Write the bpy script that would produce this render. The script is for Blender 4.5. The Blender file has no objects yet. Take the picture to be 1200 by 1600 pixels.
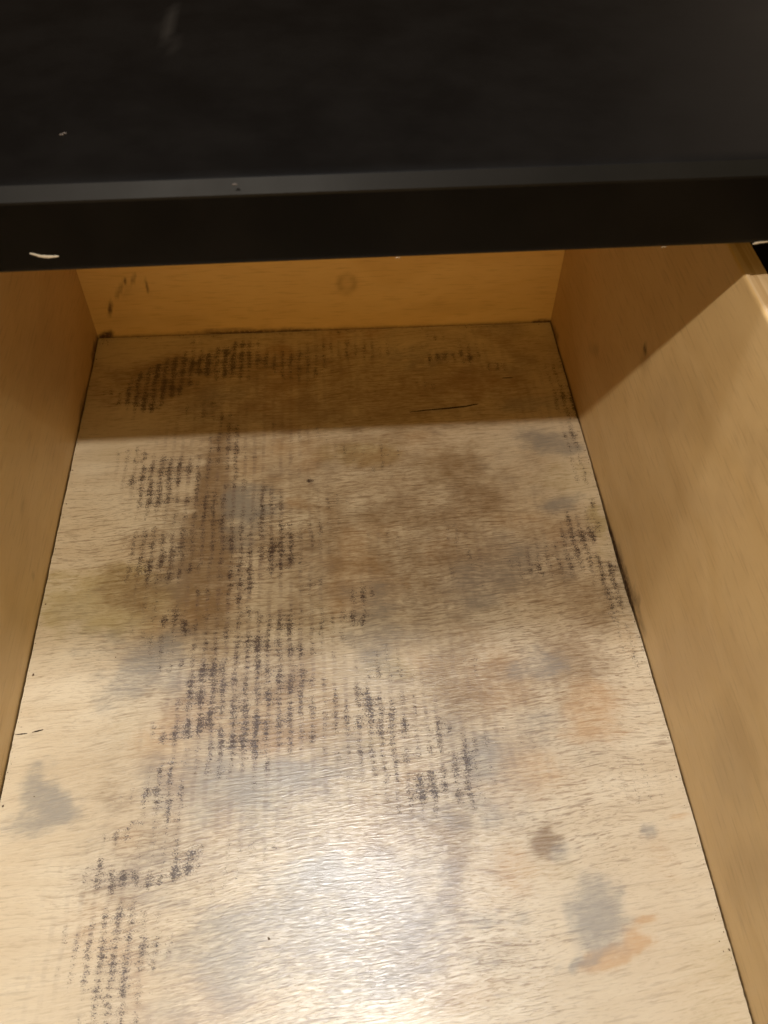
import bpy, bmesh, math, random
import numpy as np
from mathutils import Matrix, Vector

scene = bpy.context.scene
# ---------------------------------------------------------------- camera
cam_data = bpy.data.cameras.new("camera")
cam = bpy.data.objects.new("camera", cam_data)
scene.collection.objects.link(cam)
R = [[0.997728, 0.046237, -0.048991], [-0.066591, 0.786805, -0.613599], [0.010176, 0.615468, 0.788096]]
L = [0.18548, -0.52923, 0.44003]
cam.matrix_world = Matrix(((R[0][0], R[0][1], R[0][2], L[0]), (R[1][0], R[1][1], R[1][2], L[1]),
                           (R[2][0], R[2][1], R[2][2], L[2]), (0, 0, 0, 1)))
cam_data.sensor_fit = 'VERTICAL'
cam_data.sensor_height = 36.0
cam_data.lens = 29.644
cam_data.clip_start = 0.01
cam_data.clip_end = 50.0
cam_data.dof.use_dof = True
cam_data.dof.focus_distance = 0.50
cam_data.dof.aperture_fstop = 16.0
scene.camera = cam
# ---------------------------------------------------------------- world: a dim, warm room
world = bpy.data.worlds.new("World")
scene.world = world
world.use_nodes = True
bg = world.node_tree.nodes["Background"]
bg.inputs[0].default_value = (1.0, 0.56, 0.20, 1)
bg.inputs[1].default_value = 0.06
# ---------------------------------------------------------------- lamps
def lamp(name, kind, loc, power, colour, size):
    d = bpy.data.lights.new(name, kind)
    d.energy = power; d.color = colour
    if kind == 'AREA':
        d.shape = 'DISK'; d.size = size
    else:
        d.shadow_soft_size = size
    o = bpy.data.objects.new(name, d)
    o.location = loc
    scene.collection.objects.link(o)
    return o
# the small bright lamp held over the open drawer
lamp("hand_lamp", 'POINT', (0.034, -0.614, 0.850), 19.0, (1.0, 0.90, 0.75), 0.009)
# a ceiling spotlight straight above: its soft shadow of the countertop ends mid-floor and its glare lies near the front
spot = lamp("ceiling_spotlight", 'AREA', (0.175, -0.13, 1.6), 11.5, (1.0, 0.99, 0.99), 0.16)
# unseen warm fill added behind the camera to lift the shaded drawer
room = lamp("room_fill", 'AREA', (0.1, -2.3, 1.15), 19.0, (1.0, 0.56, 0.13), 1.3)
room.rotation_euler = (Vector((0.18, -0.1, 0.1)) - room.location).to_track_quat('-Z', 'Y').to_euler()
# ceiling lamp over the right shoulder, seen as the dull line along the bevelled black edge
over = lamp("overhead_lamp", 'AREA', (1.55, -1.15, 1.9), 8.0, (1.0, 0.88, 0.52), 0.9)
over.rotation_euler = (Vector((0.18, -0.3, 0.1)) - over.location).to_track_quat('-Z', 'Y').to_euler()
# unseen light added beyond the cabinet for soft sheen on the black top
sheen_fill = lamp("sheen_fill_light", 'AREA', (1.75, 1.9, 1.15), 2.6, (1.0, 0.80, 0.62), 0.9)
sheen_fill.rotation_euler = (Vector((0.3, -0.2, 0.2)) - sheen_fill.location).to_track_quat('-Z', 'Y').to_euler()
scene.view_settings.view_transform = 'Standard'
scene.view_settings.look = 'None'
scene.view_settings.exposure = 0.0
scene.view_settings.gamma = 1.0

W = 0.36          # inner width of the drawer
H = 0.2220            # height of the drawer sides
T = 0.011         # thickness of the sides
YF = -0.60        # inner face of the drawer front

# ---------------------------------------------------------------- numpy noise and stain and patch fields
rng = np.random.default_rng(7)
def vnoise(x, y, scale, seed=0):
    g = np.random.default_rng(seed).random((64, 64))
    u = x * scale + 17.3; v = y * scale + 9.1
    i = np.floor(u).astype(int); j = np.floor(v).astype(int)
    a = u - i; b = v - j
    a = a * a * (3 - 2 * a); b = b * b * (3 - 2 * b)
    i0 = i % 64; i1 = (i + 1) % 64; j0 = j % 64; j1 = (j + 1) % 64
    return (g[i0, j0] * (1 - a) + g[i1, j0] * a) * (1 - b) + (g[i0, j1] * (1 - a) + g[i1, j1] * a) * b
def fbm(x, y, scale, seed=0):
    return (vnoise(x, y, scale, seed) * .5 + vnoise(x, y, scale * 2.1, seed + 1) * .3 +
            vnoise(x, y, scale * 4.3, seed + 2) * .2) - .5
def fields(marks, x, y, soft=0.0):
    """sum the listed marks: channel, centre, inverse 2x2 shape, strength"""
    out = {}
    for k, (ch, cx, cy, a, b, c, d, s) in enumerate(marks):
        size = 1.0 / math.sqrt(abs(a * d - b * c))
        n = fbm(x, y, min(0.8 / size, 160), 11 + k * 3) * 1.5 + fbm(x * .6, y * 1.6, 130, 5) * .5
        dx = x - cx; dy = y - cy
        r = np.sqrt((a * dx + b * dy) ** 2 + (c * dx + d * dy) ** 2)
        if ch == 'rng':
            v = (np.exp(-((r - .85) / .3) ** 2) + .55 * np.clip(1.1 - r, 0, .5)) * s
            ch = 'brn'
        else:
            if size > 0.004: r = r + n * 1.15
            t = np.clip((1.45 - r) / 1.25, 0, 1) if ch not in ('spk', 'drk') else np.clip((1.25 - r) / .8, 0, 1)
            v = s * t * t * (3 - 2 * t)
        o = out.get(ch)
        out[ch] = v if o is None else 1 - (1 - np.clip(o, 0, .999)) * (1 - np.clip(v, 0, .999)) if ch != 'x' else v
    return out

# ---------------------------------------------------------------- mesh helpers
def link(name, me, mat, parent=None):
    o = bpy.data.objects.new(name, me)
    scene.collection.objects.link(o)
    if mat: me.materials.append(mat)
    if parent: o.parent = parent
    return o
def set_attr(me, name, chans):
    n = len(me.vertices)
    arr = np.zeros((n, 4), dtype=np.float32)
    for i, c in enumerate(chans):
        if c is not None: arr[:, i] = c
    a = me.attributes.new(name, 'FLOAT_COLOR', 'POINT')
    a.data.foreach_set('color', arr.ravel())
def loft(name, profile, stations, axis, mat, parent=None, smooth=True, sharp=35):
    """closed profile swept along x or y; profile gives the other two coordinates, in order"""
    n = len(profile); m = len(stations)
    verts = []
    for s in stations:
        for p in profile:
            verts.append((s, p[0], p[1]) if axis == 'x' else (p[0], s, p[1]))
    faces = []
    for i in range(m - 1):
        for j in range(n):
            k = (j + 1) % n
            faces.append((i * n + j, i * n + k, (i + 1) * n + k, (i + 1) * n + j))
    faces.append(tuple(range(n)))
    faces.append(tuple((m - 1) * n + j for j in reversed(range(n))))
    me = bpy.data.meshes.new(name)
    me.from_pydata(verts, [], faces)
    bm = bmesh.new(); bm.from_mesh(me)
    bmesh.ops.recalc_face_normals(bm, faces=bm.faces)
    bm.to_mesh(me); bm.free()
    if smooth:
        me.shade_smooth()
        me.set_sharp_from_angle(angle=math.radians(sharp))
    return link(name, me, mat, parent)
def arc(cx, cy, r, a0, a1, n=5):
    return [(cx + r * math.cos(math.radians(a0 + (a1 - a0) * i / n)),
             cy + r * math.sin(math.radians(a0 + (a1 - a0) * i / n))) for i in range(n + 1)]
def co(o):
    n = len(o.data.vertices); a = np.empty(n * 3); o.data.vertices.foreach_get('co', a)
    return a.reshape(n, 3)
def empty(name, loc, label, cat):
    o = bpy.data.objects.new(name, None)
    o.location = loc; o['label'] = label; o['category'] = cat
    scene.collection.objects.link(o)
    return o
def put(child):   # keep world coordinates under a parent that is not at the origin
    child.location = child.location - child.parent.location
    return child

# ---------------------------------------------------------------- node helpers
class NT:
    def __init__(s, name):
        s.mat = bpy.data.materials.new(name); s.mat.use_nodes = True
        s.t = s.mat.node_tree; s.n = s.t.nodes; s.l = s.t.links
        s.bsdf = s.n['Principled BSDF']
    def inp(s, sock, v):
        if v is None: return
        if hasattr(v, 'links'): s.l.new(v, sock)
        else: sock.default_value = v
    def math(s, op, a, b=None, c=None, clamp=False):
        n = s.n.new('ShaderNodeMath'); n.operation = op; n.use_clamp = clamp
        s.inp(n.inputs[0], a); s.inp(n.inputs[1], b); s.inp(n.inputs[2], c)
        return n.outputs[0]
    def noise(s, vec, scale=1.0, detail=2.0, rough=.5, dist=0.0):
        n = s.n.new('ShaderNodeTexNoise')
        s.l.new(vec, n.inputs['Vector'])
        n.inputs['Scale'].default_value = scale; n.inputs['Detail'].default_value = detail
        n.inputs['Roughness'].default_value = rough; n.inputs['Distortion'].default_value = dist
        return n.outputs['Fac']
    def coords(s):
        n = s.n.new('ShaderNodeTexCoord'); q = s.n.new('ShaderNodeSeparateXYZ')
        s.l.new(n.outputs['Object'], q.inputs[0])
        return n.outputs['Object'], q.outputs[0], q.outputs[1], q.outputs[2]
    def vec(s, x, y, z=0.0):
        n = s.n.new('ShaderNodeCombineXYZ')
        s.inp(n.inputs[0], x); s.inp(n.inputs[1], y); s.inp(n.inputs[2], z)
        return n.outputs[0]
    def mix(s, f, a, b, mode='MIX'):
        n = s.n.new('ShaderNodeMix'); n.data_type = 'RGBA'; n.blend_type = mode
        s.inp(n.inputs[0], f)
        for i, v in ((6, a), (7, b)):
            if isinstance(v, tuple): n.inputs[i].default_value = (*v, 1)
            else: s.l.new(v, n.inputs[i])
        return n.outputs[2]
    def ramp(s, f, lo, hi, a=0.0, b=1.0, smooth=True):
        n = s.n.new('ShaderNodeMapRange')
        if smooth: n.interpolation_type = 'SMOOTHSTEP'
        s.inp(n.inputs[0], f); n.inputs[1].default_value = lo; n.inputs[2].default_value = hi
        n.inputs[3].default_value = a; n.inputs[4].default_value = b
        return n.outputs[0]
    def attr(s, name):
        n = s.n.new('ShaderNodeAttribute'); n.attribute_name = name
        q = s.n.new('ShaderNodeSeparateColor'); s.l.new(n.outputs['Color'], q.inputs[0])
        return q.outputs[0], q.outputs[1], q.outputs[2], n.outputs['Alpha']
    def bump(s, h, strength, dist=0.001):
        n = s.n.new('ShaderNodeBump'); n.inputs['Strength'].default_value = strength
        n.inputs['Distance'].default_value = dist
        s.l.new(h, n.inputs['Height']); s.l.new(n.outputs[0], s.bsdf.inputs['Normal'])
    def done(s, col, rough, spec=.5):
        if isinstance(col, tuple): s.bsdf.inputs['Base Color'].default_value = (*col, 1)
        else: s.l.new(col, s.bsdf.inputs['Base Color'])
        s.inp(s.bsdf.inputs['Roughness'], rough)
        s.bsdf.inputs['Specular IOR Level'].default_value = spec
        return s.mat

def plywood_material():
    m = NT('mouldy_maple_plywood')
    P, x, y, z = m.coords()
    spk, gry, brn, org = m.attr('stain_a')
    yel, fuz, colm, pur = m.attr('stain_b')
    # wandering grain direction
    w1 = m.noise(P, 9.0, 2, .5)
    w2 = m.noise(P, 45.0, 2, .5)
    yy = m.math('ADD', y, m.math('MULTIPLY', m.math('SUBTRACT', w1, .5), .016))
    yy = m.math('ADD', yy, m.math('MULTIPLY', m.math('SUBTRACT', w2, .5), .0020))
    yy = m.math('ADD', yy, m.math('MULTIPLY', x, m.math('MULTIPLY_ADD', y, .17, -.025)))
    g1 = m.noise(m.vec(m.math('MULTIPLY', x, 58), m.math('MULTIPLY', yy, 620)), 1, 3, .55, .2)
    g2 = m.noise(m.vec(m.math('MULTIPLY', x, 190), m.math('MULTIPLY', yy, 1050), 4.0), 1, 4, .65, .5)
    g3 = m.noise(m.vec(m.math('MULTIPLY', x, 8), m.math('MULTIPLY', yy, 90), 9.0), 1, 3, .5, .3)
    big = m.noise(P, 14, 3, .55)
    mid = m.noise(P, 60, 3, .6)
    # clean veneer
    c = m.mix(m.ramp(big, .3, .7), (.60, .50, .355), (.675, .59, .445))
    c = m.mix(m.ramp(g3, .38, .68, 0, .35), c, (.50, .39, .25))
    dark1 = m.ramp(g1, .52, .70)
    c = m.mix(m.math('MULTIPLY', dark1, m.math('ADD', .22, m.math('MULTIPLY', fuz, .58))), c, (.23, .16, .10))
    dark2 = m.ramp(g2, .50, .68)
    c = m.mix(m.math('MULTIPLY', dark2, m.math('ADD', .14, m.math('MULTIPLY', fuz, .60))), c, (.23, .15, .09))
    light = m.ramp(g2, .46, .32)
    c = m.mix(m.math('MULTIPLY', light, m.math('ADD', .10, m.math('MULTIPLY', fuz, .15))), c, (.80, .70, .52))
    # broad stains and patches, broken up by the grain
    brk = m.math('ADD', .62, m.math('MULTIPLY', g2, .4))
    brk = m.math('ADD', brk, m.math('MULTIPLY', m.math('SUBTRACT', mid, .5), .9))
    jag = m.math('ADD', m.math('MULTIPLY', m.math('SUBTRACT', mid, .5), .9), m.math('MULTIPLY', m.math('SUBTRACT', g2, .5), .8))
    jag = m.math('ADD', jag, m.math('MULTIPLY', m.math('SUBTRACT', g1, .5), .6))
    def st(v, k):
        on = m.ramp(v, .0, .5)
        a = m.ramp(m.math('ADD', v, m.math('MULTIPLY', jag, on)), .0, 1.15)
        return m.math('MULTIPLY', a, k, clamp=True)
    c = m.mix(st(yel, .58), c, (.36, .28, .095))
    c = m.mix(st(org, .78), c, (.50, .30, .135))
    c = m.mix(st(brn, .88), c, (.205, .125, .056))
    c = m.mix(st(gry, .80), c, (.25, .235, .21))
    c = m.mix(st(pur, .11), c, (.24, .155, .165))
    # rows and columns printed by the drawer liner
    xw = m.math('ADD', x, m.math('MULTIPLY', m.math('SUBTRACT', w2, .5), .0042))
    yw = m.math('ADD', y, m.math('MULTIPLY', m.math('SUBTRACT', mid, .5), .0022))
    cx = m.math('COSINE', m.math('MULTIPLY', xw, 2 * math.pi / .0063))
    ry = m.math('COSINE', m.math('MULTIPLY', yw, 2 * math.pi / .0034))
    stripe = m.ramp(cx, -.2, .95)
    row = m.ramp(ry, -.3, .9)
    soft = m.math('MULTIPLY', colm, m.math('MULTIPLY', stripe, m.math('ADD', .45, m.math('MULTIPLY', row, .55))))
    c = m.mix(m.math('MULTIPLY', soft, m.ramp(m.noise(P, 75, 3, .65), .36, .68, .04, .66)), c, (.185, .125, .10))
    # squiggly mould specks, densest where liner threads crossed
    sq = m.noise(m.vec(m.math('MULTIPLY', x, 780), m.math('MULTIPLY', y, 1500), 2.0), 1, 3, .6, 1.8)
    sq2 = m.noise(m.vec(m.math('MULTIPLY', x, 1000), m.math('MULTIPLY', y, 1700), 7.0), 1, 2, .6, .8)
    grid = m.math('ADD', m.math('MULTIPLY', cx, .07), m.math('MULTIPLY', ry, .035))
    v = m.math('ADD', m.math('ADD', sq, grid), m.math('MULTIPLY', m.math('SUBTRACT', sq2, .5), .72))
    v = m.math('ADD', v, m.math('MULTIPLY', m.math('SUBTRACT', m.noise(P, 110, 2, .5), .5), .5))
    thr = m.math('SUBTRACT', .83, m.math('MULTIPLY', spk, .34))
    k = m.ramp(m.math('SUBTRACT', v, thr), .0, .028)
    k = m.math('MULTIPLY', k, m.ramp(spk, .05, .45, 0, .93))
    c = m.mix(k, c, (.030, .016, .014))
    halo = m.math('MULTIPLY', m.ramp(m.math('SUBTRACT', v, thr), -.22, .03), m.ramp(spk, .1, .8, 0, .22))
    c = m.mix(halo, c, (.15, .10, .075))
    hgt = m.math('ADD', m.math('MULTIPLY', g1, .6), m.math('MULTIPLY', g2, m.math('ADD', .45, m.math('MULTIPLY', fuz, .6))))
    hgt = m.math('SUBTRACT', hgt, m.math('MULTIPLY', k, .1))
    m.bump(hgt, .8, .00030)
    # worn clear coat: glossy between the raised fibres, dull where it is stained
    cb = m.n.new('ShaderNodeBump'); cb.inputs['Strength'].default_value = .55; cb.inputs['Distance'].default_value = .00020
    m.l.new(hgt, cb.inputs['Height']); m.l.new(cb.outputs[0], m.bsdf.inputs['Coat Normal'])
    m.inp(m.bsdf.inputs['Coat Weight'], m.math('MULTIPLY', m.ramp(g2, .35, .6, 1.0, .45), m.math('SUBTRACT', 1.0, m.math('MULTIPLY', k, .8))))
    m.bsdf.inputs['Coat Roughness'].default_value = .21
    rough = m.math('ADD', .24, m.math('MULTIPLY', g2, .24))
    return m.done(c, rough, .6)

def pine_material():
    m = NT('varnished_pine')
    P, x, y, z = m.coords()
    drk, brn, lgt, _ = m.attr('stain_a')
    w = m.noise(P, 7, 2, .5)
    u = m.math('ADD', m.math('MULTIPLY', z, 38), m.math('MULTIPLY', w, 5.0))
    fig = m.noise(m.vec(m.math('MULTIPLY', y, 2.6), m.math('MULTIPLY', x, 2.6), u), 1, 4, .5, .4)
    blot = m.noise(P, 22, 3, .55)
    fine = m.noise(m.vec(m.math('MULTIPLY', y, 50), m.math('MULTIPLY', x, 50), m.math('MULTIPLY', z, 600)), 1, 2, .5)
    c = m.mix(m.ramp(fig, .32, .7), (.72, .515, .255), (.67, .465, .215))
    c = m.mix(m.ramp(blot, .45, .75, 0, .12), c, (.46, .28, .12))
    c = m.mix(m.ramp(fine, .5, .75, 0, .22), c, (.25, .13, .05))
    c = m.mix(m.math('MULTIPLY', lgt, .45), c, (.55, .38, .20))
    c = m.mix(m.math('MULTIPLY', brn, .6), c, (.20, .11, .045))
    c = m.mix(m.math('MULTIPLY', drk, m.ramp(m.noise(P, 420, 3, .6), .3, .55, .55, .95)), c, (.065, .026, .014))
    m.bump(m.math('ADD', m.math('MULTIPLY', blot, .9), m.math('MULTIPLY', fine, .04)), .28, .003)
    return m.done(c, m.math('ADD', .40, m.math('MULTIPLY', blot, .14)), .5)

def edge_pine_material():
    m = NT('bare_pine_edge')
    P, x, y, z = m.coords()
    g = m.noise(m.vec(m.math('MULTIPLY', x, 380), m.math('MULTIPLY', y, 9), m.math('MULTIPLY', z, 380)), 1, 3, .5, .3)
    c = m.mix(m.ramp(g, .42, .6), (.62, .46, .28), (.50, .34, .18))
    m.bump(g, .2, .0006)
    return m.done(c, .5, .4)

def black_material():
    m = NT('worn_black_paint')
    P, x, y, z = m.coords()
    _, _, lgt, _ = m.attr('stain_a')
    n = m.noise(P, 30, 3, .6)
    f = m.noise(P, 700, 2, .5)
    s = m.noise(m.vec(m.math('MULTIPLY', x, 4), m.math('MULTIPLY', y, 90), m.math('MULTIPLY', z, 90)), 1, 3, .5)
    c = m.mix(m.ramp(n, .3, .7), (.0016, .0013, .0012), (.0030, .0025, .0022))
    c = m.mix(m.math('MULTIPLY', lgt, .06), c, (.30, .27, .24))
    m.bump(m.math('ADD', m.math('MULTIPLY', f, .15), s), .12, .0008)
    return m.done(c, m.math('ADD', .42, m.math('MULTIPLY', n, .16)), .12)

def plain(name, a, b, scale, rough):
    m = NT(name); P = m.coords()[0]
    n = m.noise(P, scale, 3, .6)
    m.bump(n, .3, .0004)
    return m.done(m.mix(n, a, b), rough, .3)

PLY = plywood_material(); PINE = pine_material(); EDGE = edge_pine_material(); BLACK = black_material()
DARK = plain('dark_stained_board', (.010, .007, .006), (.018, .012, .009), 60, .6)
CRACK = plain('split_veneer_dark', (.022, .011, .006), (.05, .025, .013), 900, .8)
CHIP = plain('chipped_paint_pale', (.34, .31, .27), (.55, .52, .47), 500, .6)

# ================================================================ stain and patch maps (metres)
FLOOR_MARKS = [
    ('spk',0.076,-0.0371,20.4,4.4,10.4,-39.2,1.0),
    ('spk',0.0536,-0.0555,29.4,8.1,15.6,-44.9,0.9),
    ('spk',0.0386,-0.0697,42.9,4.8,-4.7,-82.9,0.75),
    ('spk',0.1392,-0.0377,22.7,1.9,5.3,-52.9,0.7),
    ('spk',0.2086,-0.0246,18.2,-1.0,-5.3,-95.7,0.55),
    ('spk',0.2785,-0.0366,47.7,-5.7,-3.7,-67.9,0.9),
    ('spk',0.3064,-0.0513,55.3,-13.6,-35.8,-133.6,0.7),
    ('spk',0.3503,-0.0804,78.7,-5.5,5.6,-30.2,0.55),
    ('spk',0.084,-0.0841,54.0,3.7,-4.3,-76.4,0.35),
    ('spk',0.0643,-0.1457,37.3,3.5,-2.3,-39.5,0.85),
    ('spk',0.0452,-0.1288,56.9,6.3,-6.1,-105.1,0.5),
    ('spk',0.1064,-0.1172,85.6,4.0,-1.8,-31.3,0.55),
    ('spk',0.1155,-0.1544,88.9,3.5,-5.1,-87.9,0.6),
    ('spk',0.1343,-0.1628,77.5,1.5,-4.7,-81.1,0.45),
    ('spk',0.0678,-0.2042,49.3,4.7,-2.0,-32.9,0.5),
    ('spk',0.0658,-0.2248,45.9,7.9,5.4,-113.5,0.6),
    ('spk',0.0841,-0.2642,109.9,9.1,-5.7,-94.5,0.62),
    ('spk',0.0878,-0.2003,48.9,3.5,-1.4,-24.4,0.4),
    ('spk',0.1238,-0.2345,72.2,2.4,-4.8,-80.8,0.75),
    ('spk',0.1436,-0.2236,82.8,0.8,-3.0,-51.0,0.75),
    ('spk',0.1411,-0.1878,79.6,1.0,-2.8,-47.1,0.45),
    ('spk',0.1328,-0.2798,63.4,1.5,-11.9,-194.8,0.95),
    ('spk',0.1462,-0.3047,65.2,0.5,-6.9,-112.8,0.9),
    ('spk',0.1133,-0.3019,45.8,2.3,-3.1,-49.6,0.6),
    ('spk',0.1421,-0.2655,87.1,1.1,-6.8,-112.7,0.5),
    ('spk',0.1034,-0.3171,53.8,-14.9,-22.2,-49.7,0.9),
    ('spk',0.0972,-0.33,47.2,12.6,24.0,-142.9,0.8),
    ('spk',0.0859,-0.3367,180.8,15.9,-14.2,-227.3,0.9),
    ('spk',0.085,-0.3563,201.7,-34.4,-42.9,-129.5,0.75),
    ('spk',0.0782,-0.3655,150.0,40.8,37.8,-317.4,0.9),
    ('spk',0.0724,-0.3816,90.1,50.7,80.5,-189.9,0.8),
    ('spk',0.0628,-0.3881,120.1,15.3,-20.1,-315.9,0.6),
    ('spk',0.0621,-0.4071,51.8,6.8,-8.2,-128.5,0.85),
    ('spk',0.101,-0.4045,82.3,44.6,44.2,-110.7,1.1),
    ('spk',0.0796,-0.41,80.3,8.6,-15.4,-239.7,0.75),
    ('spk',0.0716,-0.4572,49.5,6.3,-3.6,-55.5,0.6),
    ('spk',0.0716,-0.4331,66.7,8.2,-4.7,-72.1,0.45),
    ('spk',0.0543,-0.4375,56.2,8.4,-4.0,-61.1,0.35),
    ('spk',0.1951,-0.3169,56.3,-22.5,-41.9,-89.7,0.85),
    ('spk',0.2033,-0.329,62.1,-4.1,-5.4,-87.2,0.75),
    ('spk',0.1835,-0.3335,70.5,-2.9,-5.5,-88.5,0.55),
    ('spk',0.1925,-0.2573,106.7,-5.1,-3.3,-54.8,0.55),
    ('spk',0.2013,-0.3601,80.9,-5.4,-5.2,-83.6,0.6),
    ('spk',0.2251,-0.3693,97.8,-9.8,-8.3,-131.8,0.95),
    ('spk',0.2428,-0.3645,117.8,-35.4,-17.0,-68.7,0.8),
    ('spk',0.2344,-0.3404,156.5,-17.1,-5.6,-89.3,0.7),
    ('spk',0.2462,-0.3801,114.0,-15.0,-11.8,-186.0,0.6),
    ('spk',0.1878,-0.3557,48.4,-2.3,-4.4,-70.4,0.4),
    ('spk',0.3381,-0.2141,52.2,-27.0,-35.4,-63.4,0.8),
    ('spk',0.3508,-0.1947,141.7,-1.0,13.7,-53.4,0.65),
    ('spk',0.3429,-0.2306,67.1,-14.8,-4.0,-67.0,0.6),
    ('spk',0.3464,-0.2597,73.4,-17.1,-2.6,-43.0,0.45),
    ('spk',0.3122,-0.2288,40.4,-7.5,-3.0,-50.3,0.35),
    ('spk',0.1294,-0.3485,41.6,1.3,-2.9,-46.5,0.5),
    ('spk',0.1646,-0.1561,255.2,-3.3,-20.4,-350.3,1.0),
    ('spk',0.3405,-0.3741,48.0,-12.6,-4.5,-71.8,0.35),
    ('spk',0.1686,-0.2803,29.4,-0.6,-1.2,-19.4,0.3),
    ('spk',0.1885,-0.4622,56.5,-3.2,-8.4,-128.1,0.3),
    ('spk',0.2168,-0.3783,49.6,-4.5,-4.7,-74.5,0.4),
    ('spk',0.0995,-0.1906,40.2,2.4,-1.3,-21.2,0.45),
    ('spk',0.1022,-0.123,37.4,1.9,-1.6,-27.5,0.45),
    ('spk',0.1288,-0.1975,40.3,1.1,-1.6,-27.5,0.45),
    ('spk',0.1196,-0.2773,29.6,1.2,-2.0,-33.3,0.5),
    ('spk',0.1251,-0.3261,35.4,1.3,-2.7,-43.9,0.6),
    ('spk',0.1091,-0.3543,49.1,2.9,-3.0,-47.5,0.4),
    ('spk',0.082,-0.275,66.8,5.8,-2.4,-38.8,0.35),
    ('spk',0.1606,-0.3245,56.0,-0.6,-2.3,-37.2,0.45),
    ('spk',0.0839,-0.3732,50.7,4.8,-3.8,-60.3,0.4),
    ('spk',0.2168,-0.3393,31.4,-2.7,-1.9,-29.8,0.45),
    ('spk',0.2056,-0.2952,53.5,-3.6,-2.9,-48.0,0.4),
    ('spk',0.3495,-0.1493,135.5,-2.6,7.3,-29.0,0.5),
    ('spk',0.3495,-0.2552,110.8,-2.4,6.0,-27.5,0.55),
    ('spk',0.3515,-0.2957,98.4,-2.5,8.2,-40.5,0.45),
    ('spk',0.3541,-0.0928,127.9,-2.9,8.5,-31.1,0.6),
    ('spk',0.0659,-0.4355,41.9,5.5,-3.9,-60.6,0.4),
    ('spk',0.086,-0.3958,52.4,5.0,-3.4,-53.6,0.4),
    ('spk',0.0632,-0.238,42.8,4.5,-1.4,-23.8,0.35),
    ('col',0.13,-0.242,21.2,0.6,-0.5,-7.6,1.0),
    ('col',0.1388,-0.2994,30.3,0.5,-0.9,-15.3,0.8),
    ('col',0.1156,-0.059,8.7,0.3,-1.3,-24.1,0.5),
    ('col',0.1081,-0.3363,26.2,1.5,-1.9,-30.1,0.9),
    ('col',0.0633,-0.4381,30.6,4.2,-1.8,-28.2,0.9),
    ('col',0.2025,-0.3421,16.7,-1.1,-1.4,-22.6,0.45),
    ('col',0.2867,-0.2069,21.6,-3.3,-1.6,-27.4,0.35),
    ('col',0.1569,-0.3573,19.5,-0.1,-1.5,-23.7,0.5),
    ('col',0.0708,-0.1449,25.6,2.2,-1.7,-28.9,0.7),
    ('col',0.3458,-0.0989,35.1,-6.8,-1.4,-25.3,0.3),
    ('gry',0.1266,-0.1772,51.4,1.5,-3.2,-54.2,0.95),
    ('gry',0.1207,-0.2022,81.2,2.9,-3.9,-65.0,0.5),
    ('gry',0.0662,-0.2846,35.5,12.0,10.2,-40.7,0.8),
    ('gry',0.0526,-0.3081,46.5,13.2,13.8,-101.9,0.5),
    ('gry',0.0229,-0.2538,52.7,8.1,-2.7,-44.7,0.35),
    ('gry',0.0269,-0.3646,67.4,0.0,-14.3,-60.5,0.95),
    ('gry',0.0178,-0.3772,67.8,30.3,30.7,-141.7,0.6),
    ('gry',0.3368,-0.1334,42.9,-12.8,-18.0,-70.7,0.85),
    ('gry',0.3225,-0.1233,43.3,-7.6,-5.1,-88.8,0.4),
    ('gry',0.3335,-0.1844,66.8,-2.1,22.0,-110.1,0.9),
    ('gry',0.294,-0.3069,60.6,-10.9,-7.5,-121.5,0.6),
    ('gry',0.2951,-0.2965,87.7,-15.7,-9.1,-148.0,0.4),
    ('gry',0.2021,-0.2908,53.2,-3.3,-1.6,-26.4,0.55),
    ('gry',0.1628,-0.413,39.6,3.7,4.6,-127.4,0.9),
    ('gry',0.1564,-0.4302,36.2,3.2,1.5,-87.3,0.5),
    ('gry',0.2973,-0.4407,53.2,-11.8,-3.3,-51.6,0.9),
    ('gry',0.2862,-0.4593,108.1,9.7,44.2,-269.9,0.9),
    ('gry',0.2887,-0.4088,117.5,-23.4,-9.3,-145.5,0.5),
    ('gry',0.2328,-0.3859,42.8,-4.9,-5.7,-89.2,0.55),
    ('gry',0.1568,-0.3591,26.7,2.6,3.2,-71.1,0.8),
    ('gry',0.1125,-0.3545,42.1,2.3,-3.0,-47.5,0.7),
    ('gry',0.1885,-0.4622,37.7,-2.2,-5.0,-76.9,0.5),
    ('gry',0.1205,-0.4472,48.1,2.4,-3.0,-46.5,0.55),
    ('gry',0.257,-0.3565,95.5,-13.6,-3.5,-55.7,0.7),
    ('gry',0.2546,-0.4393,64.4,-10.1,-10.4,-160.4,0.5),
    ('gry',0.3342,-0.4009,175.9,-46.3,-15.2,-238.4,0.8),
    ('gry',0.2426,-0.0376,33.6,-2.9,-3.8,-68.3,0.4),
    ('gry',0.0925,-0.0713,35.5,2.1,-2.8,-49.6,0.4),
    ('gry',0.3328,-0.0916,26.2,-3.4,5.1,-126.8,0.5),
    ('gry',0.1697,-0.2252,41.3,-0.8,-3.0,-51.0,0.2),
    ('gry',0.267,-0.3814,49.3,-7.9,-4.7,-74.4,0.3),
    ('gry',0.21,-0.419,19.7,-1.7,-2.4,-37.2,0.35),
    ('gry',0.1778,-0.4344,19.2,2.2,1.9,-29.3,0.6),
    ('gry',0.2103,-0.4503,27.6,-2.5,-3.4,-52.6,0.4),
    ('gry',0.1334,-0.373,18.8,3.1,5.8,-73.6,0.35),
    ('brn',0.0986,-0.1745,78.6,0.3,-3.4,-23.1,1.2),  # start of the soft dark brown patch left of centre
    ('brn',0.0968,-0.2257,59.5,0.4,-3.3,-23.0,1.2),
    ('brn',0.1048,-0.2114,175.9,4.6,-1.7,-16.7,1.2),
    ('brn',0.1004,-0.1691,117.8,6.6,-1.8,-30.3,0.9),
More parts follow.
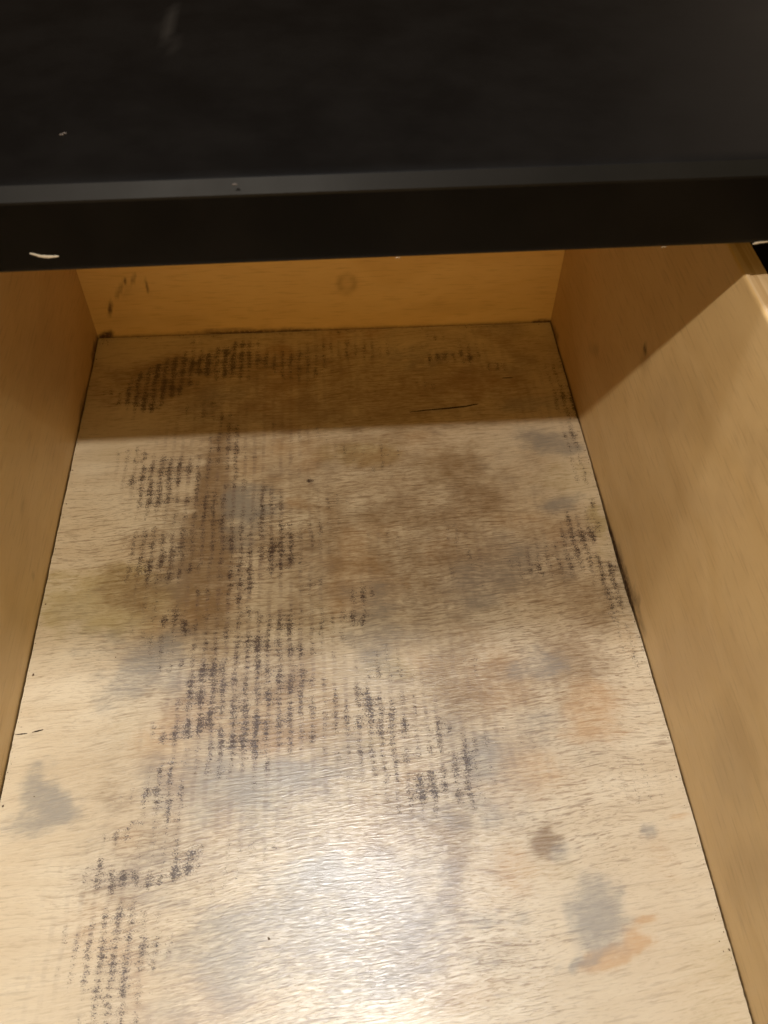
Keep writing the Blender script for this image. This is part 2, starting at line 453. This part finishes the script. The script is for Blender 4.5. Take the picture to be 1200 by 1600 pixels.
    ('brn',0.0772,-0.2197,35.8,3.1,-1.5,-25.6,0.5),
    ('brn',0.0881,-0.2578,37.4,2.9,-2.7,-44.7,0.5),
    ('brn',0.1727,-0.0792,8.2,-0.2,-1.5,-26.7,0.3),
    ('brn',0.0481,-0.0483,23.3,2.3,-2.0,-35.8,0.6),
    ('brn',0.1344,-0.0425,14.7,0.3,-3.9,-69.9,0.5),
    ('brn',0.2494,-0.2397,11.3,-1.3,-2.5,-41.6,0.4),
    ('brn',0.274,-0.1596,62.9,-8.2,-2.0,-34.7,0.7),
    ('brn',0.2515,-0.1835,25.9,-2.8,-2.2,-36.7,0.2),
    ('brn',0.2193,-0.2132,13.5,-1.0,-1.7,-28.1,0.2),
    ('brn',0.3515,-0.0436,33.2,-6.3,-2.5,-45.4,0.3),
    ('brn',0.1803,-0.1395,18.8,-0.5,-2.4,-42.2,0.2),
    ('brn',0.2343,-0.4145,102.0,-27.7,-8.0,-40.1,0.9),
    ('brn',0.2402,-0.393,125.9,-15.8,-3.3,-51.5,0.6),
    ('brn',0.2101,-0.453,18.5,-1.7,-4.0,-61.9,0.4),
    ('brn',0.0857,-0.3927,34.8,3.3,-5.6,-88.5,0.45),
    ('brn',0.0566,-0.4121,36.0,5.1,-7.3,-113.1,0.4),
    ('brn',0.1585,-0.0884,35.7,-0.2,-4.3,-76.2,0.4),
    ('brn',0.3404,-0.2685,50.5,-11.5,-2.7,-43.9,0.45),
    ('brn',0.2799,-0.4035,116.9,-21.6,-7.2,-112.8,0.9),
    ('brn',0.3241,-0.3067,44.2,-9.7,-4.9,-80.6,0.45),
    ('brn',0.2223,-0.2748,21.7,-1.9,-2.3,-37.9,0.35),
    ('brn',0.0469,-0.3433,36.8,5.2,-2.9,-46.6,0.12),
    ('brn',0.0532,-0.3646,33.6,4.6,-4.7,-74.0,0.35),
    ('brn',0.2419,-0.3057,44.8,-5.1,-2.5,-40.8,0.3),
    ('brn',0.1827,-0.3925,11.8,-0.5,-3.3,-52.0,0.25),
    ('brn',0.3285,-0.2093,39.4,-7.9,-2.3,-38.4,0.35),
    ('brn',0.1536,-0.2481,42.5,-0.1,-2.2,-36.0,0.3),
    ('org',0.3035,-0.4569,48.2,12.3,69.4,-230.0,1.6),
    ('org',0.314,-0.4516,134.7,-34.0,-9.8,-150.6,0.9),
    ('org',0.3219,-0.4428,144.3,-9.5,41.2,-450.5,1.0),
    ('org',0.3129,-0.4501,161.3,-40.3,-11.6,-180.0,0.7),
    ('org',0.3526,-0.3952,133.8,-14.0,53.9,-523.4,0.7),
    ('org',0.3181,-0.3342,54.9,-12.0,-3.2,-51.9,0.7),
    ('org',0.3184,-0.3494,56.0,-12.5,-8.4,-135.0,0.6),
    ('org',0.2678,-0.3073,38.3,-5.6,-2.5,-40.7,0.5),
    ('org',0.2931,-0.0689,22.9,-3.1,-3.7,-65.5,0.5),
    ('org',0.1643,-0.3189,46.3,-0.7,-2.6,-42.8,0.35),
    ('org',0.2092,-0.3462,47.6,-3.6,-5.7,-91.1,0.3),
    ('org',0.2766,-0.3648,32.0,-5.5,-2.5,-40.5,0.45),
    ('org',0.2327,-0.4651,28.1,-3.6,-5.0,-76.8,0.3),
    ('org',0.2604,-0.4222,52.3,-8.4,-3.6,-55.8,0.5),
    ('org',0.3372,-0.4119,101.2,-27.5,-3.4,-53.3,0.35),
    ('org',0.3528,-0.2828,128.0,-31.7,-2.3,-37.8,0.3),
    ('org',0.0591,-0.4295,41.6,5.9,-3.8,-59.6,0.35),
    ('org',0.2572,-0.1319,24.5,-2.7,-1.9,-32.9,0.25),
    ('yel',0.0481,-0.2417,25.8,3.2,-2.5,-41.6,1.6),
    ('brn',0.0517,-0.2396,42.9,5.1,-3.2,-53.8,0.6),
    ('brn',0.1063,-0.2014,135.2,3.2,-2.2,-21.7,0.9),  # narrow right side of the dark brown patch
    ('yel',0.0689,-0.2566,43.7,4.4,-3.4,-55.8,0.5),
    ('yel',0.1984,-0.1334,39.8,-1.9,-5.3,-92.3,1.0),
    ('yel',0.3527,-0.2055,163.8,-1.5,13.9,-54.7,1.0),
    ('yel',0.3377,-0.1633,37.5,-7.5,-3.4,-57.8,0.5),
    ('yel',0.197,-0.3455,95.3,-5.7,-14.2,-227.9,0.5),
    ('yel',0.1111,-0.4384,55.5,3.5,-7.8,-121.0,0.45),
    ('yel',0.2089,-0.3016,67.4,-4.8,-7.5,-121.8,0.6),
    ('yel',0.1086,-0.2809,67.0,3.6,-4.8,-78.5,0.2),
    ('yel',0.2869,-0.4179,38.7,-7.7,-7.0,-109.6,0.3),
    ('fuz',0.2275,-0.2137,8.1,-0.7,-0.9,-15.1,0.85),
    ('fuz',0.3258,-0.2811,19.8,-4.2,-0.7,-11.3,1.0),
    ('fuz',0.2738,-0.3391,12.7,-2.0,-1.0,-16.6,0.65),
    ('fuz',0.2126,-0.388,10.1,-0.9,-1.6,-25.5,0.6),
    ('fuz',0.1834,-0.4459,11.0,-0.5,-1.6,-24.4,1.0),
    ('fuz',0.0585,-0.1934,15.2,1.6,-0.8,-13.8,0.75),
    ('fuz',0.0769,-0.2996,18.4,1.8,-1.9,-31.0,0.7),
    ('fuz',0.0671,-0.4215,16.4,2.1,-1.9,-29.0,0.55),
    ('fuz',0.173,-0.0622,6.1,-0.1,-1.3,-24.1,0.45),
    ('pur',0.0962,-0.3166,46.8,3.4,-3.2,-51.7,0.8),
    ('pur',0.1027,-0.4055,79.4,5.8,-8.1,-126.7,1.0),
    ('pur',0.0638,-0.4081,64.3,8.3,-10.7,-167.4,0.7),
    ('pur',0.1462,-0.3039,68.4,0.5,-6.4,-103.2,0.6),
    ('pur',0.3379,-0.2151,59.4,-12.6,-4.8,-80.9,0.8),
    ('pur',0.3335,-0.4037,150.1,-39.5,-11.0,-173.6,0.7),
    ('pur',0.2349,-0.3675,48.7,-5.5,-4.5,-72.0,0.5),
    ('pur',0.0667,-0.1475,38.6,3.5,-2.5,-43.6,0.4),
    ('pur',0.1297,-0.2325,50.3,1.3,-3.1,-52.2,0.5),
    ('pur',0.1534,-0.3606,36.8,-0.1,-4.5,-71.8,0.4),
    ('pur',0.0775,-0.4576,57.7,6.8,-4.2,-64.7,0.5),
    ('pur',0.2054,-0.4362,27.0,-2.2,-2.5,-39.2,0.5),
]

RIGHT_MARKS = [
    ('drk',-0.1748,0.1233,-237.4,235.2,-205.6,-236.3,1.0),
    ('brn',-0.18,0.1209,-79.6,79.0,-85.2,-95.8,0.5),
    ('brn',-0.1023,0.0604,-84.8,79.7,-128.7,-148.0,0.5),
    ('brn',-0.0468,0.057,-34.1,5.0,-21.3,-30.2,0.2),
    ('brn',-0.2414,0.059,-11.7,11.6,-26.7,-20.9,0.15),  # broad faint brown patches across the wall start here
    ('brn',-0.3007,0.1785,-31.3,33.2,-68.7,-62.7,0.25),
    ('brn',-0.2322,0.1326,-14.3,14.5,-43.3,-43.3,0.2),
    ('brn',-0.2029,-0.0112,0.3,62.2,-38.9,-24.0,0.25),
    ('drk',-0.25,0.0019,-14.3,152.2,-47.4,-26.1,0.6),
    ('drk',-0.2783,0.0067,-24.5,240.7,-58.6,-29.0,0.45),
    ('drk',-0.2207,-0.0012,-1.5,228.6,-78.3,-46.5,0.5),
    ('lgt',-0.3237,0.0426,-13.8,14.0,-43.6,-23.7,0.6),
    ('lgt',-0.3632,0.1035,-23.0,24.3,-78.8,-41.4,0.5),
    ('lgt',-0.2153,0.1253,-26.6,26.8,-51.5,-53.0,0.3),
    ('lgt',-0.4084,0.0246,-8.8,62.7,-28.4,-6.3,0.5),
    ('brn',-0.3907,0.069,-27.6,29.0,-36.6,-14.7,0.3),
    ('lgt',-0.2956,0.1331,-17.2,17.9,-87.2,-69.3,0.4),
    ('drk',-0.0692,-0.0033,-11.0,145.8,-24.7,-23.0,0.5),
    ('drk',-0.0147,0.0007,-19.8,129.2,-74.4,-79.7,0.6),
    ('brn',-0.4397,0.0434,-39.1,41.4,-61.7,-15.7,0.3),
]

LEFT_MARKS = [
    ('brn',-0.211,0.0532,-74.8,-464.6,-179.3,-105.6,0.5),
    ('brn',-0.2373,0.0189,164.7,-277.3,-364.6,-243.1,0.5),
    ('brn',-0.0877,0.0565,10.0,-17.2,-22.5,-25.3,0.25),
    ('lgt',-0.1596,0.0909,17.7,-29.4,-31.3,-32.2,0.2),
    ('brn',-0.2848,0.0264,19.1,-31.6,-41.4,-23.3,0.2),
    ('lgt',-0.2159,0.0218,11.9,-20.1,-34.7,-25.1,0.2),
    ('drk',-0.0803,0.0009,14.4,-210.2,-39.2,-35.1,0.5),
    ('drk',-0.0174,0.0037,10.7,-158.4,-63.0,-65.6,0.8),
    ('lgt',-0.2047,0.0854,14.6,-24.0,-105.2,-93.1,0.15),
]

BACK_MARKS = [
    ('drk',0.033,0.0528,714.5,-163.7,-17.3,-440.0,1.0),
    ('drk',0.0391,0.0531,663.2,-349.5,-79.8,-149.2,0.6),
    ('drk',0.0266,0.0433,472.9,-294.2,-68.5,-96.3,0.5),
    ('drk',0.0482,0.0453,1007.1,88.0,47.1,-126.6,0.8),
    ('drk',0.0162,0.0277,517.0,-161.8,-21.0,-133.6,0.9),
    ('brn',0.0322,0.0431,151.2,-34.4,-5.0,-122.7,0.4),
    ('drk',0.1213,0.0238,203.9,-23.4,-23.2,-544.7,0.6),
    ('rng',0.1967,0.0434,137.7,-3.4,-4.9,-122.2,0.6),
    ('lgt',0.2249,0.0382,10.2,0.1,-3.4,-84.4,0.25),
    ('brn',0.0513,0.0152,22.7,-4.5,-3.5,-80.1,0.25),
    ('drk',0.1036,0.0014,33.2,-4.4,-14.1,-309.8,0.5),
    ('drk',0.0066,0.0026,126.4,-31.2,-11.9,-259.4,1.0),
    ('drk',0.3521,-0.0007,119.7,19.0,-13.6,-306.8,0.8),
    ('brn',0.2755,0.0179,16.5,1.2,-6.8,-160.5,0.2),
    ('drk',0.154,0.0004,32.9,-2.4,-17.5,-386.0,0.4),
]

TOP_MARKS = [
    ('lgt',0.1195,-0.1225,594.8,18.9,-25.6,-69.4,0.5),
    ('lgt',0.1224,-0.1433,738.9,120.6,41.7,-108.8,0.9),
    ('lgt',0.1191,-0.1304,427.4,-26.2,-65.5,-77.9,0.4),
    ('lgt',0.1006,-0.2145,1074.0,153.3,-32.3,-698.3,0.25),
    ('lgt',0.2057,-0.1941,800.0,-47.8,-28.1,-629.7,0.2),
    ('lgt',0.2945,-0.1505,1203.8,-251.7,-22.0,-528.7,0.3),
    ('lgt',0.3517,-0.2131,991.4,-342.9,-29.7,-653.7,0.4),
    ('lgt',0.2966,-0.2501,72.2,-18.6,-36.8,-766.7,0.1),
]

# ================================================================ cabinet
cabinet = empty('cabinet', (0.2, -0.05, -0.06), 'black painted cabinet whose worn countertop overhangs the open wooden drawer', 'cabinet')
YB = -0.258; ZB = 0.2466; ZT = 0.2803
bev = 0.0043
prof = [(0.16, ZB), (0.05, ZB), (-0.10, ZB), (YB + .012, ZB)]
prof += arc(YB + .0034, ZB + .0034, .0034, 270, 180, 6)
prof += [(YB, ZB + .012), (YB, ZB + .022), (YB, ZT - bev - .0008)]
prof += [(YB + .0003, ZT - bev), (YB + bev, ZT - .0003), (YB + bev + .0010, ZT)]
prof += [(YB + .010 + i * .008, ZT) for i in range(19)] + [(-0.06, ZT), (0.16, ZT)]
xs = list(np.linspace(-0.32, 0.70, 256))
top = loft('countertop', prof, xs, 'x', BLACK, cabinet, sharp=20)
v = co(top)
rot = math.radians(-.55)
fm = fields(TOP_MARKS, v[:, 0], v[:, 1])
on = (v[:, 2] > ZT - .0005)
set_attr(top.data, 'stain_a', [None, None, fm['lgt'] * on, None])
pivot = Vector((0.205, 0, ZB)); tilt = -0.0096      # the top sits a touch out of level with the drawer
top.rotation_euler.y = tilt
top.location = pivot - Matrix.Rotation(tilt, 3, 'Y') @ pivot
put(top)
for name, x0, x1, y0, y1, z0, z1 in (('side_panel', -0.34, -0.024, -0.246, 0.15, -0.06, ZB - .0065),
                                     ('side_panel', 0.3835, 0.72, -0.246, 0.15, -0.06, ZB + .001),
                                     ('back_panel', -0.023, 0.3825, 0.13, 0.148, -0.06, ZB - .001),
                                     ('base_panel', -0.023, 0.3825, -0.24, 0.129, -0.06, -0.045)):
    b = .0012
    pr = [(y0 + b, z0), (y1 - b, z0), (y1, z0 + b), (y1, z1 - b), (y1 - b, z1), (y0 + b, z1), (y0, z1 - b), (y0, z0 + b)]
    put(loft(name, pr, [x0, x1], 'x', DARK, cabinet, smooth=False))

def sliver(name, pts, width, mat, parent, plane, base, thick, seed=0, taper=True, curl=0.0):
    """a thin irregular strip lying on a surface, with real thickness"""
    rr = random.Random(seed)
    P2 = []
    for i in range(len(pts) - 1):
        for k in range(4):
            t = k / 4
            P2.append((pts[i][0] * (1 - t) + pts[i + 1][0] * t, pts[i][1] * (1 - t) + pts[i + 1][1] * t))
    P2.append(pts[-1])
    n = len(P2); bm = bmesh.new(); rings = []
    for i, p in enumerate(P2):
        a = P2[max(i - 1, 0)]; c = P2[min(i + 1, n - 1)]
        dx, dy = c[0] - a[0], c[1] - a[1]; l = math.hypot(dx, dy) or 1
        nx, ny = -dy / l, dx / l
        t = i / (n - 1)
        w = width * .5 * ((math.sin(math.pi * min(max(t, .04), .96)) ** .5) if taper else 1) * rr.uniform(.75, 1.15)
        h = base + curl * math.sin(math.pi * t)
        ring = []
        for s, up in ((-1, 0), (-.6, thick), (.6, thick), (1, 0)):
            q = (p[0] + nx * w * s, p[1] + ny * w * s)
            if plane == 'z': ring.append(bm.verts.new((q[0], q[1], h + up)))
            else: ring.append(bm.verts.new((q[0], base - up - abs(curl) * math.sin(math.pi * t), q[1])))
        rings.append(ring)
    for i in range(n - 1):
        for k in range(4):
            j = (k + 1) % 4
            bm.faces.new((rings[i][k], rings[i][j], rings[i + 1][j], rings[i + 1][k]))
    bm.faces.new(rings[0]); bm.faces.new(list(reversed(rings[-1])))
    bmesh.ops.recalc_face_normals(bm, faces=bm.faces)
    me = bpy.data.meshes.new(name); bm.to_mesh(me); bm.free(); me.shade_smooth()
    return link(name, me, mat, parent)

# marks on the countertop are its sub-parts
f = sliver('scratch', [(0.0762, 0.25593), (0.07761, 0.25534), (0.07962, 0.25445), (0.08227, 0.25408), (0.08481, 0.25413), (0.08621, 0.25421)], .0013, CHIP, top, 'y', YB, .00025, 3)
f['label'] = 'pale curved scratch in the black front edge'
for i, (a, b) in enumerate([(0.21088, 0.24784), (0.31341, 0.24838)]):
    g = sliver('edge_nick', [(a - .0010 - .0008 * (i == 2), ZB + .0005), (a, ZB + .0008), (a + .0010, ZB + .0006)], .00022, CHIP, top, 'y', YB + .0008, .0002, 10 + i)
q = [(0.34834, 0.24784), (0.351, 0.24818), (0.35495, 0.24846)]
g = sliver('edge_nick', [(q[0][0], ZB + .0004), (q[1][0], ZB + .0011), (q[2][0], ZB + .0014)], .0013, CHIP, top, 'y', YB + .0008, .0003, 21)
g['label'] = 'long pale chip along the lower edge'
for i, (a, b) in enumerate([(0.08869, -0.22097), (0.08968, -0.22008), (0.15388, -0.25873)]):
    sliver('dust_speck', [(a - .0008, b), (a + .0002, b + .0004), (a + .0008, b - .0001)], .0009, plain('grey_dust', (.06, .05, .045), (.10, .085, .08), 400, .8) if i == 0 else bpy.data.materials['grey_dust'], top, 'z', ZT, .0003, 30 + i)
for c in top.children: c.location = (0, 0, 0)

# ================================================================ drawer
drawer = empty('drawer', (W / 2, -0.3, -0.016), 'open pine drawer with mould stained plywood bottom pulled out beneath the black countertop', 'drawer')
# bottom panel: gridded top sheet with thickness and slightly wandering edges
nx, ny = 190, 320
gx = np.linspace(0, 1, nx + 1); gy = np.linspace(YF + .002, -.0008, ny + 1)
GX, GY = np.meshgrid(gx, gy)
eL = .0009 + .00035 * (vnoise(GY, GY * 0, 90, 3) - .5) + .0003 * (vnoise(GY, GY * 0, 400, 4) - .5)
bow = .0011 * np.exp(-((GY + .235) / .045) ** 2)
eR = .0007 + bow + .0004 * (vnoise(GY, GY * 0, 70, 8) - .5) + .0003 * (vnoise(GY, GY * 0, 420, 9) - .5)
X = eL + GX * (W - eL - eR)
Z = .0006 * (fbm(X, GY, 9, 40)) - .0006 * np.exp(-((X - W) / .012) ** 2) * np.exp(-((GY + .235) / .05) ** 2)
N = (nx + 1) * (ny + 1)
topv = np.stack([X.ravel(), GY.ravel(), Z.ravel()], 1)
idx = np.arange(N).reshape(ny + 1, nx + 1)
faces = np.stack([idx[:-1, :-1].ravel(), idx[:-1, 1:].ravel(), idx[1:, 1:].ravel(), idx[1:, :-1].ravel()], 1).tolist()
loop = list(idx[0, :]) + list(idx[1:, -1]) + list(idx[-1, -2::-1]) + list(idx[-2:0:-1, 0])
low = [(topv[i][0], topv[i][1], -.004) for i in loop]
verts = topv.tolist() + low
nl = len(loop)
for i in range(nl):
    j = (i + 1) % nl
    faces.append((int(loop[j]), int(loop[i]), N + i, N + j))
faces.append(tuple(N + i for i in reversed(range(nl))))
me = bpy.data.meshes.new('bottom_panel'); me.from_pydata(verts, [], faces)
me.shade_smooth(); me.set_sharp_from_angle(angle=math.radians(40))
floor = link('bottom_panel', me, PLY, drawer)
v = co(floor)
fm = fields(FLOOR_MARKS, v[:, 0], v[:, 1])
g = lambda k: fm.get(k)
# grime, with light falloff painted into its brown, cleaner towards the near right corner and the left strip
vx, vy = v[:, 0], v[:, 1]
wear = np.clip((vx - .035) / .05, 0, 1) * np.clip((.35 - vx) / .03, 0, 1) * np.clip(1.05 - np.clip(((vx - .22) * 1.0 - (vy + .30) * 1.2 - .08) / .12, 0, 1), 0, 1)
wear = np.clip(wear * (1 + 1.2 * fbm(vx, vy, 12, 70)) + .12, 0, 1)
def blot(scale, seed, lo, hi, sx=.8):
    t = np.clip((fbm(vx * sx, vy, scale, seed) + .5 - lo) / (hi - lo), 0, 1)
    return t * t * (3 - 2 * t)
def add(ch, val):
    fm[ch] = 1 - (1 - np.clip(fm[ch], 0, 1)) * (1 - np.clip(val, 0, 1))
far = np.clip((vy + .38) / .16, 0, 1)  # back of the floor painted browner in place of light falloff
add('brn', wear * (.28 + .32 * blot(16, 71, .4, .75) + .14 * far))
add('gry', wear * (.10 + .45 * blot(20, 74, .5, .8)))
add('org', wear * .62 * blot(24, 77, .5, .8))
add('yel', .35 * blot(13, 80, .5, .8))
add('spk', wear * .50 * blot(30, 83, .5, .85, 1.0))
add('col', wear * .40 * blot(14, 86, .42, .7))
add('pur', wear * .4 * blot(22, 89, .5, .8))
set_attr(me, 'stain_a', [g('spk'), g('gry'), g('brn'), g('org')])  # brn also holds the painted light falloff
set_attr(me, 'stain_b', [g('yel'), np.clip(g('fuz') + .12, 0, 1), g('col'), g('pur')])
floor['label'] = 'mould stained pale plywood bottom with liner marks'
put(floor)
for pts, w in (([(0.23765, -0.09546), (0.24951, -0.09416), (0.26611, -0.09312), (0.2795, -0.0919), (0.28636, -0.09029), (0.28876, -0.0901)], .0013), ([(0.00146, -0.32887), (0.00486, -0.32871), (0.00792, -0.32854)], .0007), ([(0.01025, -0.32813), (0.01356, -0.32741), (0.01622, -0.32683)], .0009), ([(0.31044, -0.0636), (0.31437, -0.06347), (0.3188, -0.06337)], .0008)):
    s = sliver('crack', pts, w, CRACK, floor, 'z', .0001, .00012, int(w * 1e5))

# sides: profile in x,z swept along y
r = .0018
def side(x_in, x_out, marks):
    sgn = 1 if x_out > x_in else -1
    zs = list(np.linspace(-.014, .012, 14)) + list(np.linspace(.016, H - r - .001, 60))
    pr = [(x_in, zz) for zz in zs]
    pr += [(x_in + sgn * (r - r * math.cos(a)), H - r + r * math.sin(a)) for a in np.linspace(0, math.pi / 2, 6)]
    pr += [(x_out - sgn * (r - r * math.sin(a)), H - r + r * math.cos(a)) for a in np.linspace(0, math.pi / 2, 6)]
    pr += [(x_out, -.014)]
    o = loft('side_panel', pr, list(np.linspace(YF, .011, 300)), 'y', PINE, drawer, sharp=60)
    o.data.materials.append(EDGE)
    lim = H - r * .35
    for p in o.data.polygons:
        if all(o.data.vertices[i].co.z > lim for i in p.vertices): p.material_index = 1
    vv = co(o)
    f = fields(marks, vv[:, 1], vv[:, 2])
    # damp mould creeping up from the joint with the bottom
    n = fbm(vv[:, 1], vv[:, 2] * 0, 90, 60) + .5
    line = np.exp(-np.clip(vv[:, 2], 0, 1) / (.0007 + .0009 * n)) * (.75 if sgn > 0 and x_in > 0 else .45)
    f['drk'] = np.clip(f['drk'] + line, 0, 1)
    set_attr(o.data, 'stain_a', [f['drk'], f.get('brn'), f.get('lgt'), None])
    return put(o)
side(0.0, -T, LEFT_MARKS)
side(W, W + T, RIGHT_MARKS)
# back and front boards sit between the sides
zs = list(np.linspace(-.014, .006, 12)) + list(np.linspace(.009, H - .002, 50))
pr = [(0.0, zz) for zz in zs] + [(.0015, H), (.0095, H), (.011, H - .0015), (.011, -.014)]
back = loft('back_panel', pr, list(np.linspace(.0002, W - .0002, 220)), 'x', PINE, drawer, sharp=60)
v = co(back); f = fields(BACK_MARKS, v[:, 0], v[:, 2])
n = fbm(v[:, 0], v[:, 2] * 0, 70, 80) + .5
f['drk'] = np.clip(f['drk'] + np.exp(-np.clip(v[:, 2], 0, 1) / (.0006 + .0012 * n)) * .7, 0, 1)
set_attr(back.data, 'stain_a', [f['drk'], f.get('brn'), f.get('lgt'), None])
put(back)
pr = [(YF, -.03), (YF, H + .012), (YF - .002, H + .014), (YF - .016, H + .014), (YF - .018, H + .012), (YF - .018, -.03)]
put(loft('front_panel', pr, [-.018, W + .018], 'x', BLACK, drawer, sharp=20))
for x0, x1 in ((.0002, .012), (W - .012, W - .0002)):
    pr = [(x0, -.0125), (x1, -.0125), (x1, -.0045), (x0, -.0045)]
    put(loft('cleat', pr, [YF + .001, -.0008], 'y', DARK, drawer, smooth=False))

# loose crumbs and dust gathered along the joints, too many and too small to count
rr = random.Random(5); bm = bmesh.new()
spots = []
for i in range(150):
    spots.append((W - .0016 - abs(rr.gauss(0, .0016)), -rr.uniform(.005, .47)))
for i in range(110):
    spots.append((.0016 + abs(rr.gauss(0, .0014)), -rr.uniform(.005, .47)))
for i in range(110):
    spots.append((rr.uniform(.004, W - .004), -.0016 - abs(rr.gauss(0, .0018))))
for i in range(26):
    spots.append((.002 + abs(rr.gauss(0, .005)), -.002 - abs(rr.gauss(0, .004))))
for i in range(70):
    spots.append((rr.uniform(.01, W - .01), -rr.uniform(.01, .47)))
for x0, y0 in spots:
    sc = .00016 * math.exp(rr.gauss(0, .45))
    ret = bmesh.ops.create_icosphere(bm, subdivisions=1, radius=1.0)
    rz = Matrix.Rotation(rr.uniform(0, 6.28), 3, 'Z')
    for vv in ret['verts']:
        q = Vector((vv.co.x * rr.uniform(.7, 1.9) * sc, vv.co.y * rr.uniform(.6, 1.2) * sc, vv.co.z * sc * .7))
        q = rz @ q
        vv.co = (q.x + x0, q.y + y0, q.z + sc * .5 + .0002)
me = bpy.data.meshes.new('dust_crumbs'); bm.to_mesh(me); bm.free()
o = link('dust_crumbs', me, plain('brown_crumbs', (.05, .03, .02), (.22, .15, .10), 800, .9), floor)
o['kind'] = 'stuff'
